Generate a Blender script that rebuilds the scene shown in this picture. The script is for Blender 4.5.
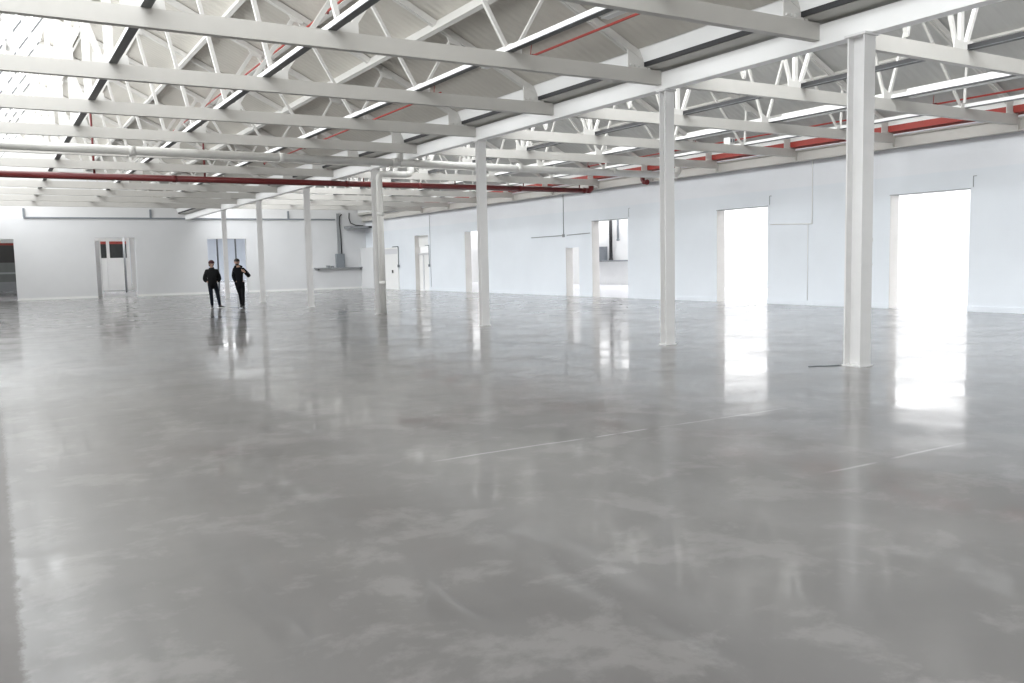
import bpy, bmesh, math, random
from mathutils import Vector, Matrix

S = bpy.context.scene
for o in list(bpy.data.objects):
    bpy.data.objects.remove(o)
COL = S.collection

# ------------------------------------------------------------------ camera
cam_data = bpy.data.cameras.new('camera')
cam = bpy.data.objects.new('camera', cam_data)
COL.objects.link(cam)
YAW, PITCH, ROLL, FPX = 0.5402, -0.0919, -0.0220, 864.4
cam_data.sensor_width = 36.0
cam_data.sensor_fit = 'HORIZONTAL'
cam_data.lens = FPX / 1024 * 36.0
cam_data.clip_end = 400
f = Vector((math.sin(YAW) * math.cos(PITCH), math.cos(YAW) * math.cos(PITCH), math.sin(PITCH)))
r = Vector((math.cos(YAW), -math.sin(YAW), 0))
u = r.cross(f)
r2 = math.cos(ROLL) * r + math.sin(ROLL) * u
u2 = -math.sin(ROLL) * r + math.cos(ROLL) * u
mw = Matrix((r2, u2, -f)).transposed().to_4x4()
mw.translation = (0, 0, 1.5)
cam.matrix_world = mw
S.camera = cam

# ------------------------------------------------------------------ light and exposure
S.view_settings.view_transform = 'Standard'
S.view_settings.look = 'None'
S.view_settings.gamma = 1.0
S.view_settings.use_curve_mapping = False
S.view_settings.exposure = 0.38
SKY = 5.2
world = bpy.data.worlds.new('overcast_sky')
S.world = world
world.use_nodes = True
wn = world.node_tree
wn.nodes['Background'].inputs[0].default_value = (0.98, 0.985, 1.0, 1)
wn.nodes['Background'].inputs[1].default_value = SKY
S.cycles.max_bounces = 14
S.cycles.diffuse_bounces = 8
S.cycles.glossy_bounces = 5
S.cycles.transparent_max_bounces = 12
S.cycles.sample_clamp_indirect = 8.0


def portal(name, a, b, x0, x1, length, inward):
    """Sky-sampling portal lying in a roof opening."""
    l = bpy.data.lights.new(name, 'AREA')
    l.shape = 'RECTANGLE'
    l.size = x1
    l.size_y = length
    l.cycles.is_portal = True
    o = bpy.data.objects.new(name, l)
    COL.objects.link(o)
    z = -Vector(inward).normalized()
    y = Vector((0, 1, 0))
    x = y.cross(z)
    m = Matrix((x, y, z)).transposed().to_4x4()
    m.translation = (a, x0, b)
    o.matrix_world = m
    return o


# ------------------------------------------------------------------ measured layout
SP = 3.267                     # truss spacing
Y1 = 8.217                     # first truss in view
NT = 12
TY = [Y1 + k * SP for k in range(NT)]
XG = 10.05                     # girder and column row
XW = 21.07                     # face of the right wall
YF = 53.30                     # face of the far wall
XL = -1.30                     # face of the left wall
YB = -5.0
ZB, ZT = 4.43, 4.66            # tie beam soffit and top


# ------------------------------------------------------------------ materials
def nodes_of(m):
    m.use_nodes = True
    return m.node_tree.nodes, m.node_tree.links, m.node_tree.nodes['Principled BSDF']


def mat(name, col, rough=0.5, metal=0.0, var=0.06, scale=3.0, bump=0.0, spec=0.5, stretch=None):
    m = bpy.data.materials.new(name)
    n, l, b = nodes_of(m)
    b.inputs['Roughness'].default_value = rough
    b.inputs['Metallic'].default_value = metal
    b.inputs['Specular IOR Level'].default_value = spec
    tc = n.new('ShaderNodeTexCoord')
    mp = n.new('ShaderNodeMapping')
    if stretch:
        mp.inputs['Scale'].default_value = stretch
    l.new(tc.outputs['Object'], mp.inputs['Vector'])
    no = n.new('ShaderNodeTexNoise')
    no.inputs['Scale'].default_value = scale
    no.inputs['Detail'].default_value = 4
    l.new(mp.outputs[0], no.inputs['Vector'])
    mx = n.new('ShaderNodeMix')
    mx.data_type = 'RGBA'
    c2 = [max(0, c * (1 - var)) for c in col]
    c1 = [min(1, c * (1 + var)) for c in col]
    mx.inputs['A'].default_value = (*c1, 1)
    mx.inputs['B'].default_value = (*c2, 1)
    l.new(no.outputs['Fac'], mx.inputs['Factor'])
    l.new(mx.outputs['Result'], b.inputs['Base Color'])
    if bump:
        bp = n.new('ShaderNodeBump')
        bp.inputs['Strength'].default_value = bump
        bp.inputs['Distance'].default_value = 0.01
        l.new(no.outputs['Fac'], bp.inputs['Height'])
        l.new(bp.outputs[0], b.inputs['Normal'])
    return m


def wall_mat(name, low, high, seam, axis):
    """Painted blockwork: courses in shallow relief, a slightly different coat above a horizontal line."""
    m = bpy.data.materials.new(name)
    n, l, b = nodes_of(m)
    b.inputs['Roughness'].default_value = 0.55
    tc = n.new('ShaderNodeTexCoord')
    sx = n.new('ShaderNodeSeparateXYZ')
    l.new(tc.outputs['Object'], sx.inputs[0])
    cx = n.new('ShaderNodeCombineXYZ')
    l.new(sx.outputs[axis], cx.inputs[0])
    l.new(sx.outputs[2], cx.inputs[1])
    br = n.new('ShaderNodeTexBrick')
    br.inputs['Scale'].default_value = 1.0
    br.inputs['Brick Width'].default_value = 0.44
    br.inputs['Row Height'].default_value = 0.22
    br.inputs['Mortar Size'].default_value = 0.006
    br.inputs['Mortar Smooth'].default_value = 0.6
    l.new(cx.outputs[0], br.inputs['Vector'])
    no = n.new('ShaderNodeTexNoise')
    no.inputs['Scale'].default_value = 0.7
    no.inputs['Detail'].default_value = 5
    l.new(tc.outputs['Object'], no.inputs['Vector'])
    st = n.new('ShaderNodeMapRange')
    st.inputs['From Min'].default_value = seam - 0.02
    st.inputs['From Max'].default_value = seam + 0.02
    l.new(sx.outputs[2], st.inputs['Value'])
    mx = n.new('ShaderNodeMix')
    mx.data_type = 'RGBA'
    mx.inputs['A'].default_value = (*low, 1)
    mx.inputs['B'].default_value = (*high, 1)
    l.new(st.outputs[0], mx.inputs['Factor'])
    m2 = n.new('ShaderNodeMix')
    m2.data_type = 'RGBA'
    m2.blend_type = 'MULTIPLY'
    m2.inputs['Factor'].default_value = 0.12
    l.new(mx.outputs['Result'], m2.inputs['A'])
    l.new(no.outputs['Fac'], m2.inputs['B'])
    l.new(m2.outputs['Result'], b.inputs['Base Color'])
    bp = n.new('ShaderNodeBump')
    bp.inputs['Strength'].default_value = 0.25
    bp.inputs['Distance'].default_value = 0.004
    bp.invert = True
    l.new(br.outputs['Fac'], bp.inputs['Height'])
    l.new(bp.outputs[0], b.inputs['Normal'])
    return m


def floor_mat():
    m = bpy.data.materials.new('grey_epoxy')
    n, l, b = nodes_of(m)
    tc = n.new('ShaderNodeTexCoord')
    sep = n.new('ShaderNodeSeparateXYZ')
    l.new(tc.outputs['Object'], sep.inputs[0])

    def noise(scale, detail, dist=0.0, st=None, rough=0.5):
        no = n.new('ShaderNodeTexNoise')
        no.inputs['Scale'].default_value = scale
        no.inputs['Detail'].default_value = detail
        no.inputs['Distortion'].default_value = dist
        no.inputs['Roughness'].default_value = rough
        if st:
            mp = n.new('ShaderNodeMapping')
            mp.inputs['Scale'].default_value = st
            l.new(tc.outputs['Object'], mp.inputs[0])
            l.new(mp.outputs[0], no.inputs['Vector'])
        else:
            l.new(tc.outputs['Object'], no.inputs['Vector'])
        return no

    def math_(op, a, bb=None, clamp=False):
        k = n.new('ShaderNodeMath')
        k.operation = op
        k.use_clamp = clamp
        for i, v in enumerate((a, bb)):
            if v is None:
                continue
            if isinstance(v, (int, float)):
                k.inputs[i].default_value = v
            else:
                l.new(v, k.inputs[i])
        return k.outputs[0]

    def ramp(src, a, c, lo=0.0, hi=1.0):
        k = n.new('ShaderNodeMapRange')
        k.inputs['From Min'].default_value = a
        k.inputs['From Max'].default_value = c
        k.inputs['To Min'].default_value = lo
        k.inputs['To Max'].default_value = hi
        l.new(src, k.inputs['Value'])
        return k.outputs[0]

    def mix(fac, A, B):
        k = n.new('ShaderNodeMix')
        k.data_type = 'RGBA'
        for nm, v in (('Factor', fac), ('A', A), ('B', B)):
            if isinstance(v, tuple):
                k.inputs[nm].default_value = (*v, 1)
            elif isinstance(v, float):
                k.inputs[nm].default_value = v
            else:
                l.new(v, k.inputs[nm])
        return k.outputs['Result']

    big = noise(0.55, 6, 0.6)
    patch = noise(1.7, 8, 0.25, rough=0.66)
    base = mix(ramp(big.outputs['Fac'], 0.35, 0.68), FLOOR_A, FLOOR_B)
    base = mix(ramp(patch.outputs['Fac'], 0.52, 0.60, 0, 0.45), base, FLOOR_C)
    # joints of the slab, running across the hall
    wob = math_('MULTIPLY', math_('SUBTRACT', noise(0.9, 3).outputs['Fac'], 0.5), 0.10)
    yy = math_('ADD', sep.outputs[1], wob)
    line = None
    for y0, xa, xb in ((5.87, 2.7, 6.9), (3.92, 4.8, 6.6)):
        d = math_('ABSOLUTE', math_('SUBTRACT', yy, y0))
        a = ramp(d, 0.004, 0.024, 1, 0)
        ins = math_('MULTIPLY', ramp(sep.outputs[0], xa, xa + 0.3), ramp(sep.outputs[0], xb - 0.5, xb, 1, 0))
        a = math_('MULTIPLY', a, ins)
        line = a if line is None else math_('MAXIMUM', line, a)
    brk = ramp(noise(3.0, 2).outputs['Fac'], 0.36, 0.5)
    line = math_('MULTIPLY', line, brk)
    base = mix(math_('MULTIPLY', line, 0.6), base, (0.50, 0.50, 0.50))
    # edge of the coating: bare brown slab along the left
    edge = math_('ADD', sep.outputs[0], math_('MULTIPLY', math_('SUBTRACT', noise(9.0, 6, rough=0.7).outputs['Fac'], 0.5), 0.12))
    bare = ramp(edge, 0.00, 0.025, 1, 0)
    base = mix(bare, base, (0.045, 0.035, 0.029))
    l.new(base, b.inputs['Base Color'])
    rg = ramp(noise(1.1, 5, 0.8).outputs['Fac'], 0.40, 0.62, 0.055, 0.16)
    rg = math_('ADD', rg, math_('MULTIPLY', bare, 0.3))
    b.inputs['Roughness'].default_value = 0.34
    glare_fade = ramp(math_('ADD', sep.outputs[0], math_('MULTIPLY', noise(1.5, 5).outputs['Fac'], 1.2)), 0.5, 2.2, 0.22, 1.0)  # glare of the roof glazing held back by lowering the coat weight here
    near = ramp(sep.outputs[1], 9.0, 15.0)
    glare_fade = math_('MAXIMUM', glare_fade, near)
    l.new(math_('MULTIPLY', ramp(noise(0.8, 7, 0.3, rough=0.65).outputs['Fac'], 0.44, 0.54, 0.60, 0.78), glare_fade), b.inputs['Coat Weight'])
    b.inputs['Coat IOR'].default_value = 1.55
    l.new(rg, b.inputs['Coat Roughness'])
    b.inputs['IOR'].default_value = 1.52
    b.inputs['Specular IOR Level'].default_value = 0.32
    w1 = noise(0.75, 2, 0.4)
    w2 = noise(3.2, 3, 0.2)
    hgt = math_('ADD', math_('MULTIPLY', w1.outputs['Fac'], 1.0), math_('MULTIPLY', w2.outputs['Fac'], 0.12))
    bp = n.new('ShaderNodeBump')
    bp.inputs['Strength'].default_value = 1.0
    bp.inputs['Distance'].default_value = 0.0075
    l.new(hgt, bp.inputs['Height'])
    l.new(bp.outputs[0], b.inputs['Normal'])
    l.new(bp.outputs[0], b.inputs['Coat Normal'])
    return m


FLOOR_A, FLOOR_B, FLOOR_C = (0.132, 0.128, 0.127), (0.170, 0.165, 0.163), (0.250, 0.242, 0.238)


def sheet_mat(ca, cb):
    """Painted roof sheeting: ribs running down the slope."""
    m = bpy.data.materials.new('roof_sheeting')
    n, l, b = nodes_of(m)
    b.inputs['Roughness'].default_value = 0.5
    tc = n.new('ShaderNodeTexCoord')
    wv = n.new('ShaderNodeTexWave')
    wv.bands_direction = 'Y'
    wv.inputs['Scale'].default_value = 1.6
    l.new(tc.outputs['Object'], wv.inputs['Vector'])
    no = n.new('ShaderNodeTexNoise')
    no.inputs['Scale'].default_value = 0.9
    no.inputs['Detail'].default_value = 5
    l.new(tc.outputs['Object'], no.inputs['Vector'])
    mx = n.new('ShaderNodeMix')
    mx.data_type = 'RGBA'
    mx.inputs['A'].default_value = (*ca, 1)
    mx.inputs['B'].default_value = (*cb, 1)
    l.new(no.outputs['Fac'], mx.inputs['Factor'])
    l.new(mx.outputs['Result'], b.inputs['Base Color'])
    bp = n.new('ShaderNodeBump')
    bp.inputs['Strength'].default_value = 0.35
    bp.inputs['Distance'].default_value = 0.03
    l.new(wv.outputs['Fac'], bp.inputs['Height'])
    l.new(bp.outputs[0], b.inputs['Normal'])
    return m


def glass_mat():
    m = bpy.data.materials.new('rooflight_glass')
    m.use_nodes = True
    n, l = m.node_tree.nodes, m.node_tree.links
    n.remove(n['Principled BSDF'])
    out = n['Material Output']
    tr = n.new('ShaderNodeBsdfTransparent')
    tr.inputs[0].default_value = (0.94, 0.96, 0.96, 1)
    gl = n.new('ShaderNodeBsdfGlossy')
    gl.inputs['Roughness'].default_value = 0.03
    tc = n.new('ShaderNodeTexCoord')
    no = n.new('ShaderNodeTexNoise')
    no.inputs['Scale'].default_value = 1.5
    l.new(tc.outputs['Object'], no.inputs['Vector'])
    mr = n.new('ShaderNodeMapRange')
    mr.inputs['To Min'].default_value = 0.04
    mr.inputs['To Max'].default_value = 0.10
    l.new(no.outputs['Fac'], mr.inputs['Value'])
    mx = n.new('ShaderNodeMixShader')
    l.new(mr.outputs[0], mx.inputs[0])
    l.new(tr.outputs[0], mx.inputs[1])
    l.new(gl.outputs[0], mx.inputs[2])
    l.new(mx.outputs[0], out.inputs['Surface'])
    return m


M = {}
M['steel'] = mat('white_painted_steel', (0.55, 0.535, 0.505), 0.42, var=0.05, scale=5, bump=0.08)
M['steel2'] = mat('white_painted_lattice', (0.65, 0.64, 0.615), 0.42, var=0.04, scale=6)
M['col'] = mat('white_painted_column', (0.77, 0.765, 0.76), 0.38, var=0.05, scale=4, bump=0.08)
M['dark'] = mat('shade_dark_steel', (0.10, 0.105, 0.11), 0.5, var=0.15, scale=6)  # dark tone stands for shade: rail undersides, silhouetted glazing bars
M['grey'] = mat('galvanised_grey', (0.30, 0.31, 0.32), 0.45, metal=0.2, var=0.12, scale=7)
M['conduit'] = mat('grey_conduit', (0.22, 0.24, 0.26), 0.5, var=0.1, scale=7)
M['gutter'] = mat('grey_gutter', (0.52, 0.51, 0.48), 0.5, var=0.12, scale=3)
M['red'] = mat('red_pipe_paint', (0.14, 0.016, 0.016), 0.4, var=0.12, scale=6)
M['redlead'] = mat('red_oxide_paint', (0.36, 0.040, 0.028), 0.5, var=0.2, scale=4)
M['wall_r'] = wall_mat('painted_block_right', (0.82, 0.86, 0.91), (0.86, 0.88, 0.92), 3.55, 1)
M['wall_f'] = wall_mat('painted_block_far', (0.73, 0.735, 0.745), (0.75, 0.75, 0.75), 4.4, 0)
M['wall_w'] = wall_mat('painted_block_plain', (0.82, 0.82, 0.81), (0.82, 0.82, 0.81), 4.4, 1)
M['white'] = mat('white_gloss_paint', (0.86, 0.86, 0.85), 0.4, var=0.03, scale=3)
M['hallfloor'] = mat('grey_hall_floor', (0.30, 0.30, 0.31), 0.25, var=0.08, scale=1.2)
M['wall_b'] = wall_mat('pale_blue_blockwork', (0.72, 0.78, 0.87), (0.72, 0.78, 0.87), 4.4, 0)
M['girder'] = mat('bright_white_paint', (0.93, 0.93, 0.92), 0.4, var=0.02, scale=3)
M['jamb'] = mat('shaded_reveal', (0.72, 0.70, 0.67), 0.6, var=0.06, scale=3)  # shade of the doorway jambs put into the colour
M['sheet'] = sheet_mat((0.66, 0.63, 0.57), (0.48, 0.46, 0.42))
M['sheet_r'] = sheet_mat((0.60, 0.60, 0.585), (0.44, 0.44, 0.43))
M['glass'] = glass_mat()
M['floor'] = floor_mat()
M['concrete'] = mat('pale_concrete', (0.66, 0.66, 0.68), 0.35, var=0.08, scale=1.2)
M['pipe_w'] = mat('white_drain_pipe', (0.74, 0.73, 0.70), 0.35, var=0.04, scale=5)
M['black'] = mat('black_rubber', (0.02, 0.02, 0.022), 0.6, var=0.2, scale=8)
M['darkpane'] = mat('dark_pane', (0.035, 0.037, 0.038), 0.25, var=0.2, scale=4)
M['shutter'] = mat('dark_shutter', (0.05, 0.048, 0.045), 0.5, var=0.2, scale=2)
M['shut2'] = mat('grey_green_panel', (0.17, 0.18, 0.175), 0.5, var=0.15, scale=2)
M['shut3'] = mat('pale_rail', (0.36, 0.38, 0.38), 0.5, var=0.1, scale=2)
M['skin'] = mat('skin', (0.52, 0.33, 0.25), 0.5, var=0.06, scale=20)
M['hair'] = mat('dark_hair', (0.025, 0.018, 0.015), 0.5, var=0.3, scale=30, bump=0.3)
M['jacket1'] = mat('black_padded_fabric', (0.006, 0.0065, 0.0075), 0.8, spec=0.2, var=0.3, scale=15, bump=0.4)
M['jacket2'] = mat('black_wool', (0.006, 0.006, 0.008), 0.9, spec=0.2, var=0.3, scale=25, bump=0.3)
M['jeans'] = mat('dark_denim', (0.010, 0.013, 0.022), 0.9, spec=0.2, var=0.25, scale=25, bump=0.3)
M['trouser'] = mat('black_trouser_cloth', (0.007, 0.007, 0.009), 0.9, spec=0.2, var=0.25, scale=25)
M['beanie'] = mat('maroon_knit', (0.05, 0.014, 0.016), 0.9, var=0.3, scale=40, bump=0.5)
M['shoe'] = mat('black_shoe', (0.015, 0.015, 0.016), 0.5, var=0.2, scale=20)
M['sole'] = mat('white_sole', (0.7, 0.7, 0.7), 0.5, var=0.05, scale=10)


# ------------------------------------------------------------------ mesh helpers
class MB:
    def __init__(self):
        self.v, self.f = [], []

    def add(self, vs, fs):
        k = len(self.v)
        self.v += [tuple(p) for p in vs]
        self.f += [tuple(i + k for i in q) for q in fs]
        return self

    def box(self, x0, x1, y0, y1, z0, z1):
        vs = [(x, y, z) for x in (x0, x1) for y in (y0, y1) for z in (z0, z1)]
        return self.add(vs, [(0, 1, 3, 2), (4, 6, 7, 5), (0, 4, 5, 1), (2, 3, 7, 6), (0, 2, 6, 4), (1, 5, 7, 3)])

    def sweep(self, prof, p, q, side=None):
        """Closed 2-D profile (s, t) swept from p to q; s along side, t along d x side."""
        p, q = Vector(p), Vector(q)
        d = (q - p).normalized()
        if side is None:
            side = Vector((0, 0, 1)) if abs(d.z) < 0.9 else Vector((1, 0, 0))
            side = side.cross(d)
        s = Vector(side)
        s = (s - d * s.dot(d)).normalized()
        t = d.cross(s)
        n = len(prof)
        vs = [p + s * a + t * b for a, b in prof] + [q + s * a + t * b for a, b in prof]
        fs = [(i, (i + 1) % n, n + (i + 1) % n, n + i) for i in range(n)]
        fs += [tuple(range(n - 1, -1, -1)), tuple(range(n, 2 * n))]
        return self.add(vs, fs)

    def bar(self, p, q, w, h, side=None):
        a, b = w / 2, h / 2
        return self.sweep([(-a, -b), (a, -b), (a, b), (-a, b)], p, q, side)

    def tube(self, pts, rad, n=10):
        pts = [Vector(p) for p in pts]
        rings = []
        ref = None
        for i, p in enumerate(pts):
            d = (pts[min(i + 1, len(pts) - 1)] - pts[max(i - 1, 0)]).normalized()
            if ref is None:
                ref = Vector((0, 0, 1)) if abs(d.z) < 0.9 else Vector((1, 0, 0))
            s = (ref - d * ref.dot(d)).normalized()
            ref = s
            t = d.cross(s)
            rr = rad[i] if isinstance(rad, (list, tuple)) else rad
            rings.append([p + (s * math.cos(2 * math.pi * k / n) + t * math.sin(2 * math.pi * k / n)) * rr for k in range(n)])
        vs = [v for g in rings for v in g]
        fs = []
        for i in range(len(rings) - 1):
            for k in range(n):
                a, b = i * n + k, i * n + (k + 1) % n
                fs.append((a, b, b + n, a + n))
        fs += [tuple(range(n - 1, -1, -1)), tuple(range(len(vs) - n, len(vs)))]
        return self.add(vs, fs)

    def plate(self, poly, y, th):
        """Polygon in x-z extruded along y."""
        n = len(poly)
        vs = [(a, y - th / 2, b) for a, b in poly] + [(a, y + th / 2, b) for a, b in poly]
        fs = [(i, (i + 1) % n, n + (i + 1) % n, n + i) for i in range(n)]
        fs += [tuple(range(n - 1, -1, -1)), tuple(range(n, 2 * n))]
        return self.add(vs, fs)

    def build(self, name, m, parent=None, smooth=False, bevel=0.0):
        me = bpy.data.meshes.new(name)
        me.from_pydata(self.v, [], self.f)
        bm = bmesh.new()
        bm.from_mesh(me)
        bmesh.ops.recalc_face_normals(bm, faces=bm.faces)
        if bevel:
            bmesh.ops.bevel(bm, geom=list(bm.edges), offset=bevel, segments=2, affect='EDGES', profile=0.6)
        bm.to_mesh(me)
        bm.free()
        if smooth:
            for p in me.polygons:
                p.use_smooth = len(p.vertices) == 4
        me.materials.append(m)
        o = bpy.data.objects.new(name, me)
        COL.objects.link(o)
        if parent is not None:
            o.parent = parent
        return o


def recenter(o, loc):
    """Put a top-level mesh's origin at its own place."""
    loc = Vector(loc)
    o.data.transform(Matrix.Translation(-loc))
    o.location = loc
    return o


def tag(o, label=None, cat=None, group=None, kind=None):
    if label:
        o['label'] = label
    if cat:
        o['category'] = cat
    if group:
        o['group'] = group
    if kind:
        o['kind'] = kind
    return o


def empty(name, loc, rz=0.0):
    o = bpy.data.objects.new(name, None)
    o.location = loc
    o.rotation_euler = (0, 0, rz)
    o.empty_display_size = 0.1
    COL.objects.link(o)
    return o


def copy_tree(o, parent=None):
    c = o.copy()
    COL.objects.link(c)
    if parent is not None:
        c.parent = parent
    for ch in list(o.children):
        copy_tree(ch, c)
    return c


def struct(name, mb, m, label, parent=None, cat=None):
    o = mb.build(name, m, parent)
    if parent is None:
        tag(o, label, cat or name.split('_')[0], None, 'structure')
    return o


ORD = ['first', 'second', 'third', 'fourth', 'fifth', 'sixth', 'seventh', 'eighth', 'ninth', 'tenth',
       'eleventh', 'twelfth', 'thirteenth', 'fourteenth', 'fifteenth']

# ------------------------------------------------------------------ setting: floor
b = MB()
b.add([(XL, YB, 0), (XW, YB, 0), (XW, YF, 0), (XL, YF, 0)], [(0, 1, 2, 3)])
b.box(XL - 0.3, XW + 0.33, YB - 0.3, YF + 0.33, -0.3, -0.02)
struct('floor', b, M['floor'], 'shiny grey epoxy coated floor of the hall', cat='floor')

# openings (Y1 near edge, Y2 far edge, head height)
RO = [(12.76, 15.00, 3.08), (19.33, 21.56, 3.08), (26.33, 28.64, 3.08), (29.55, 30.52, 2.05), (38.0, 39.65, 3.1), (43.98, 45.80, 3.12)]
WT = 0.36
H_R = 4.70
b = MB()
y = YB
for a, c, hh in RO:
    b.box(XW, XW + WT, y, a, 0, H_R)
    b.box(XW, XW + WT, a, c, hh, H_R)
    y = c
b.box(XW, XW + WT, y, YF + WT, 0, H_R)
struct('wall_right', b, M['wall_r'], 'long white blockwork wall with six openings on the right')

b = MB()
y = YB
for a, c, hh in RO:
    b.box(XW - 0.02, XW - 0.001, y, a, 0.0, 0.14)
    y = c
b.box(XW - 0.02, XW - 0.001, y, 48.05, 0.0, 0.14)
struct('baseboard_right', b, M['wall_r'], 'white painted skirting along the right wall', cat='baseboard')

FO = [(-0.9, 1.19, 3.28), (5.10, 7.16, 3.33), (11.12, 13.40, 3.24)]
HF = 9.3
b = MB()
x = XL - 0.3
for a, c, hh in FO:
    b.box(x, a, YF, YF + WT, 0, HF)
    b.box(a, c, YF, YF + WT, hh, HF)
    x = c
b.box(x, XW + WT, YF, YF + WT, 0, HF)
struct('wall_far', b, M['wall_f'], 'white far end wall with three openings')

b = MB()
x = XL
for a, c, hh in FO:
    b.box(x, a, YF - 0.02, YF - 0.001, 0.0, 0.12)
    x = c
b.box(x, XW - 0.05, YF - 0.02, YF - 0.001, 0.0, 0.12)
struct('baseboard_far', b, M['white'], 'white painted skirting along the far wall', cat='baseboard')

struct('wall_left', MB().box(XL - 0.3, XL, YB, YF, 0, 5.0), M['wall_w'], 'white side wall at the left, out of frame')
struct('wall_back', MB().box(XL - 0.3, XW + WT, YB - 0.3, YB, 0, HF), M['wall_w'], 'white end wall behind the camera')

# ------------------------------------------------------------------ setting: saw-tooth roof
# per bay: foot of the glazing, apex, eave of the sheeting
BAYS = [dict(g=(-0.80, 4.90), a=(1.80, 8.62), e=(9.46, 4.87)), dict(g=(10.62, 4.90), a=(13.25, 8.55), e=(20.64, 4.91))]
RY0, RY1 = YB - 0.3, YF
CEIL = []
for i, B in enumerate(BAYS):
    side = ('left', 'right')[i]
    (gx, gz), (ax, az), (ex, ez) = B['g'], B['a'], B['e']
    sl = (az - ez) / (ex - ax)
    n_ = Vector((sl, 0, 1)).normalized()
    p = [(ax - 0.15, az + 0.15 * sl + 0.1), (ex + 0.0, ez + 0.1)]
    b = MB()
    b.add([(p[0][0], RY0, p[0][1]), (p[1][0], RY0, p[1][1]), (p[1][0], RY1, p[1][1]), (p[0][0], RY1, p[0][1]),
           (p[0][0] + n_.x * .08, RY0, p[0][1] + n_.z * .08), (p[1][0] + n_.x * .08, RY0, p[1][1] + n_.z * .08),
           (p[1][0] + n_.x * .08, RY1, p[1][1] + n_.z * .08), (p[0][0] + n_.x * .08, RY1, p[0][1] + n_.z * .08)],
          [(0, 1, 2, 3), (7, 6, 5, 4), (0, 4, 5, 1), (1, 5, 6, 2), (2, 6, 7, 3), (3, 7, 4, 0)])
    CEIL.append(struct('ceiling_' + side, b, M['sheet' if i == 0 else 'sheet_r'],
           'grey white sheeted roof slope over the %s bay' % side, cat='ceiling'))
    # glazing
    fr = MB()
    dk = MB()
    k = int((RY1 - RY0) / 0.82)
    gd = Vector((ax - gx, 0, az - gz)).normalized()
    for j in range(k + 1):
        yy = RY0 + 0.1 + j * (RY1 - RY0 - 0.2) / k
        (dk if j % 4 == 0 else fr).bar((gx, yy, gz), (ax, yy, az), 0.028, 0.04, (0, 1, 0))
    for t in (0.0, 0.5, 1.0):
        c = Vector((gx, 0, gz)).lerp(Vector((ax, 0, az)), t)
        fr.bar((c.x, RY0, c.z), (c.x, RY1, c.z), 0.06, 0.06, gd)
    w = fr.build('window_%d' % (i + 1), M['steel2'])
    dk.build('glazing_bar', M['dark'], w)  # some bars coloured dark to stand for their silhouette against the sky
    tag(w, 'sloping roof glazing with dark bars over the %s bay' % side, 'window', None, 'structure')
    g = MB()
    g.add([(gx - .03, RY0, gz + .03), (ax - .03, RY0, az + .03), (ax - .03, RY1, az + .03), (gx - .03, RY1, gz + .03)], [(0, 1, 2, 3)])
    g.build('pane', M['glass'], w)
    L_ = math.hypot(ax - gx, az - gz)
    portal('sky_portal', (gx + ax) / 2 - .06, (gz + az) / 2 + .06, (RY0 + RY1) / 2, L_, RY1 - RY0, (az - gz, 0, -(ax - gx)))

# valley linings that close the roof between the bays and at the walls
b = MB()
b.box(XL - 0.3, BAYS[0]['g'][0] + 0.03, RY0, RY1, 4.84, 4.94)
struct('trim_1', b, M['gutter'], 'grey lining along the left wall head', cat='trim')

# ------------------------------------------------------------------ annexe behind the right wall, hall behind the far wall
AX = 32.0
b = MB()
b.box(XW + 0.001, AX + 0.3, YB, 80, -0.3, -0.004)
struct('floor_annexe', b, M['concrete'], 'pale floor of the bright space beyond the right wall', cat='floor')
b = MB()
b.box(AX, AX + 0.3, YB, 80, 0, 5.2)
b.box(AX - 0.03, AX, 30.72, 30.79, 0, 5.2)
struct('wall_annexe', b, M['white'], 'brilliant white wall seen through the right wall openings', cat='wall')
b = MB()
b.box(XW + WT, 30.5, 36.2, 80, 4.6, 4.8)
b.box(XW + WT, 29.4, YB, 36.2, 4.6, 4.8)
b.box(XW + WT, AX, 80, 80.3, 0, 4.8)
struct('ceiling_annexe', b, M['white'], 'unseen white roof added over the side space to limit its light', cat='ceiling')  # unseen roof added, its open slots shape the daylight in the annexe
b = MB()
b.box(XL - 3, XW, YF + 0.001, 107, -0.3, -0.004)
b.box(XW + 0.001, 36, 80.32, 107, -0.3, -0.004)
struct('floor_hall', b, M['hallfloor'], 'pale floor of the next hall beyond the far wall', cat='floor')
b = MB()
b.box(XL - 3, 36, 107, 107.3, 0, 6.5)
struct('wall_hall', b, M['wall_b'], 'pale wall at the end of the next hall', cat='wall')
b = MB()
b.box(XL - 3.3, XL - 3, YF + WT, 107, 0, 6.5)
b.box(9.3, 9.45, YF + WT, 72, 0, 6.5)
b.box(3.2, 3.35, YF + WT, 90, 0, 6.5)
b.box(36, 36.2, 80.4, 107, 0, 6.5)
b.box(XW, 36.2, 80.31, 80.4, 0, 6.5)
struct('wall_partition', b, M['wall_w'], 'white partition walls inside the next hall', cat='wall')
b = MB()
b.box(XL - 3, 3.2, YF + WT, 78, 6.2, 6.4)
b.box(XL - 3, 3.2, 79.2, 107, 6.2, 6.4)
b.box(3.2, 9.3, YF + WT, 62, 6.2, 6.4)
b.box(3.2, 9.3, 66, 107, 6.2, 6.4)
b.box(9.3, XW, YF + WT, 84, 6.2, 6.4)
b.box(XW, 36, 80.4, 84, 6.2, 6.4)
b.box(9.3, 36, 94, 107, 6.2, 6.4)
struct('ceiling_hall', b, M['white'], 'unseen white roof panels added to set the light in the next hall', cat='ceiling')  # unseen roof added, gaps sized for the brightness beyond the far wall

# ------------------------------------------------------------------ steel columns
H_COL = 4.352


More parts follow.
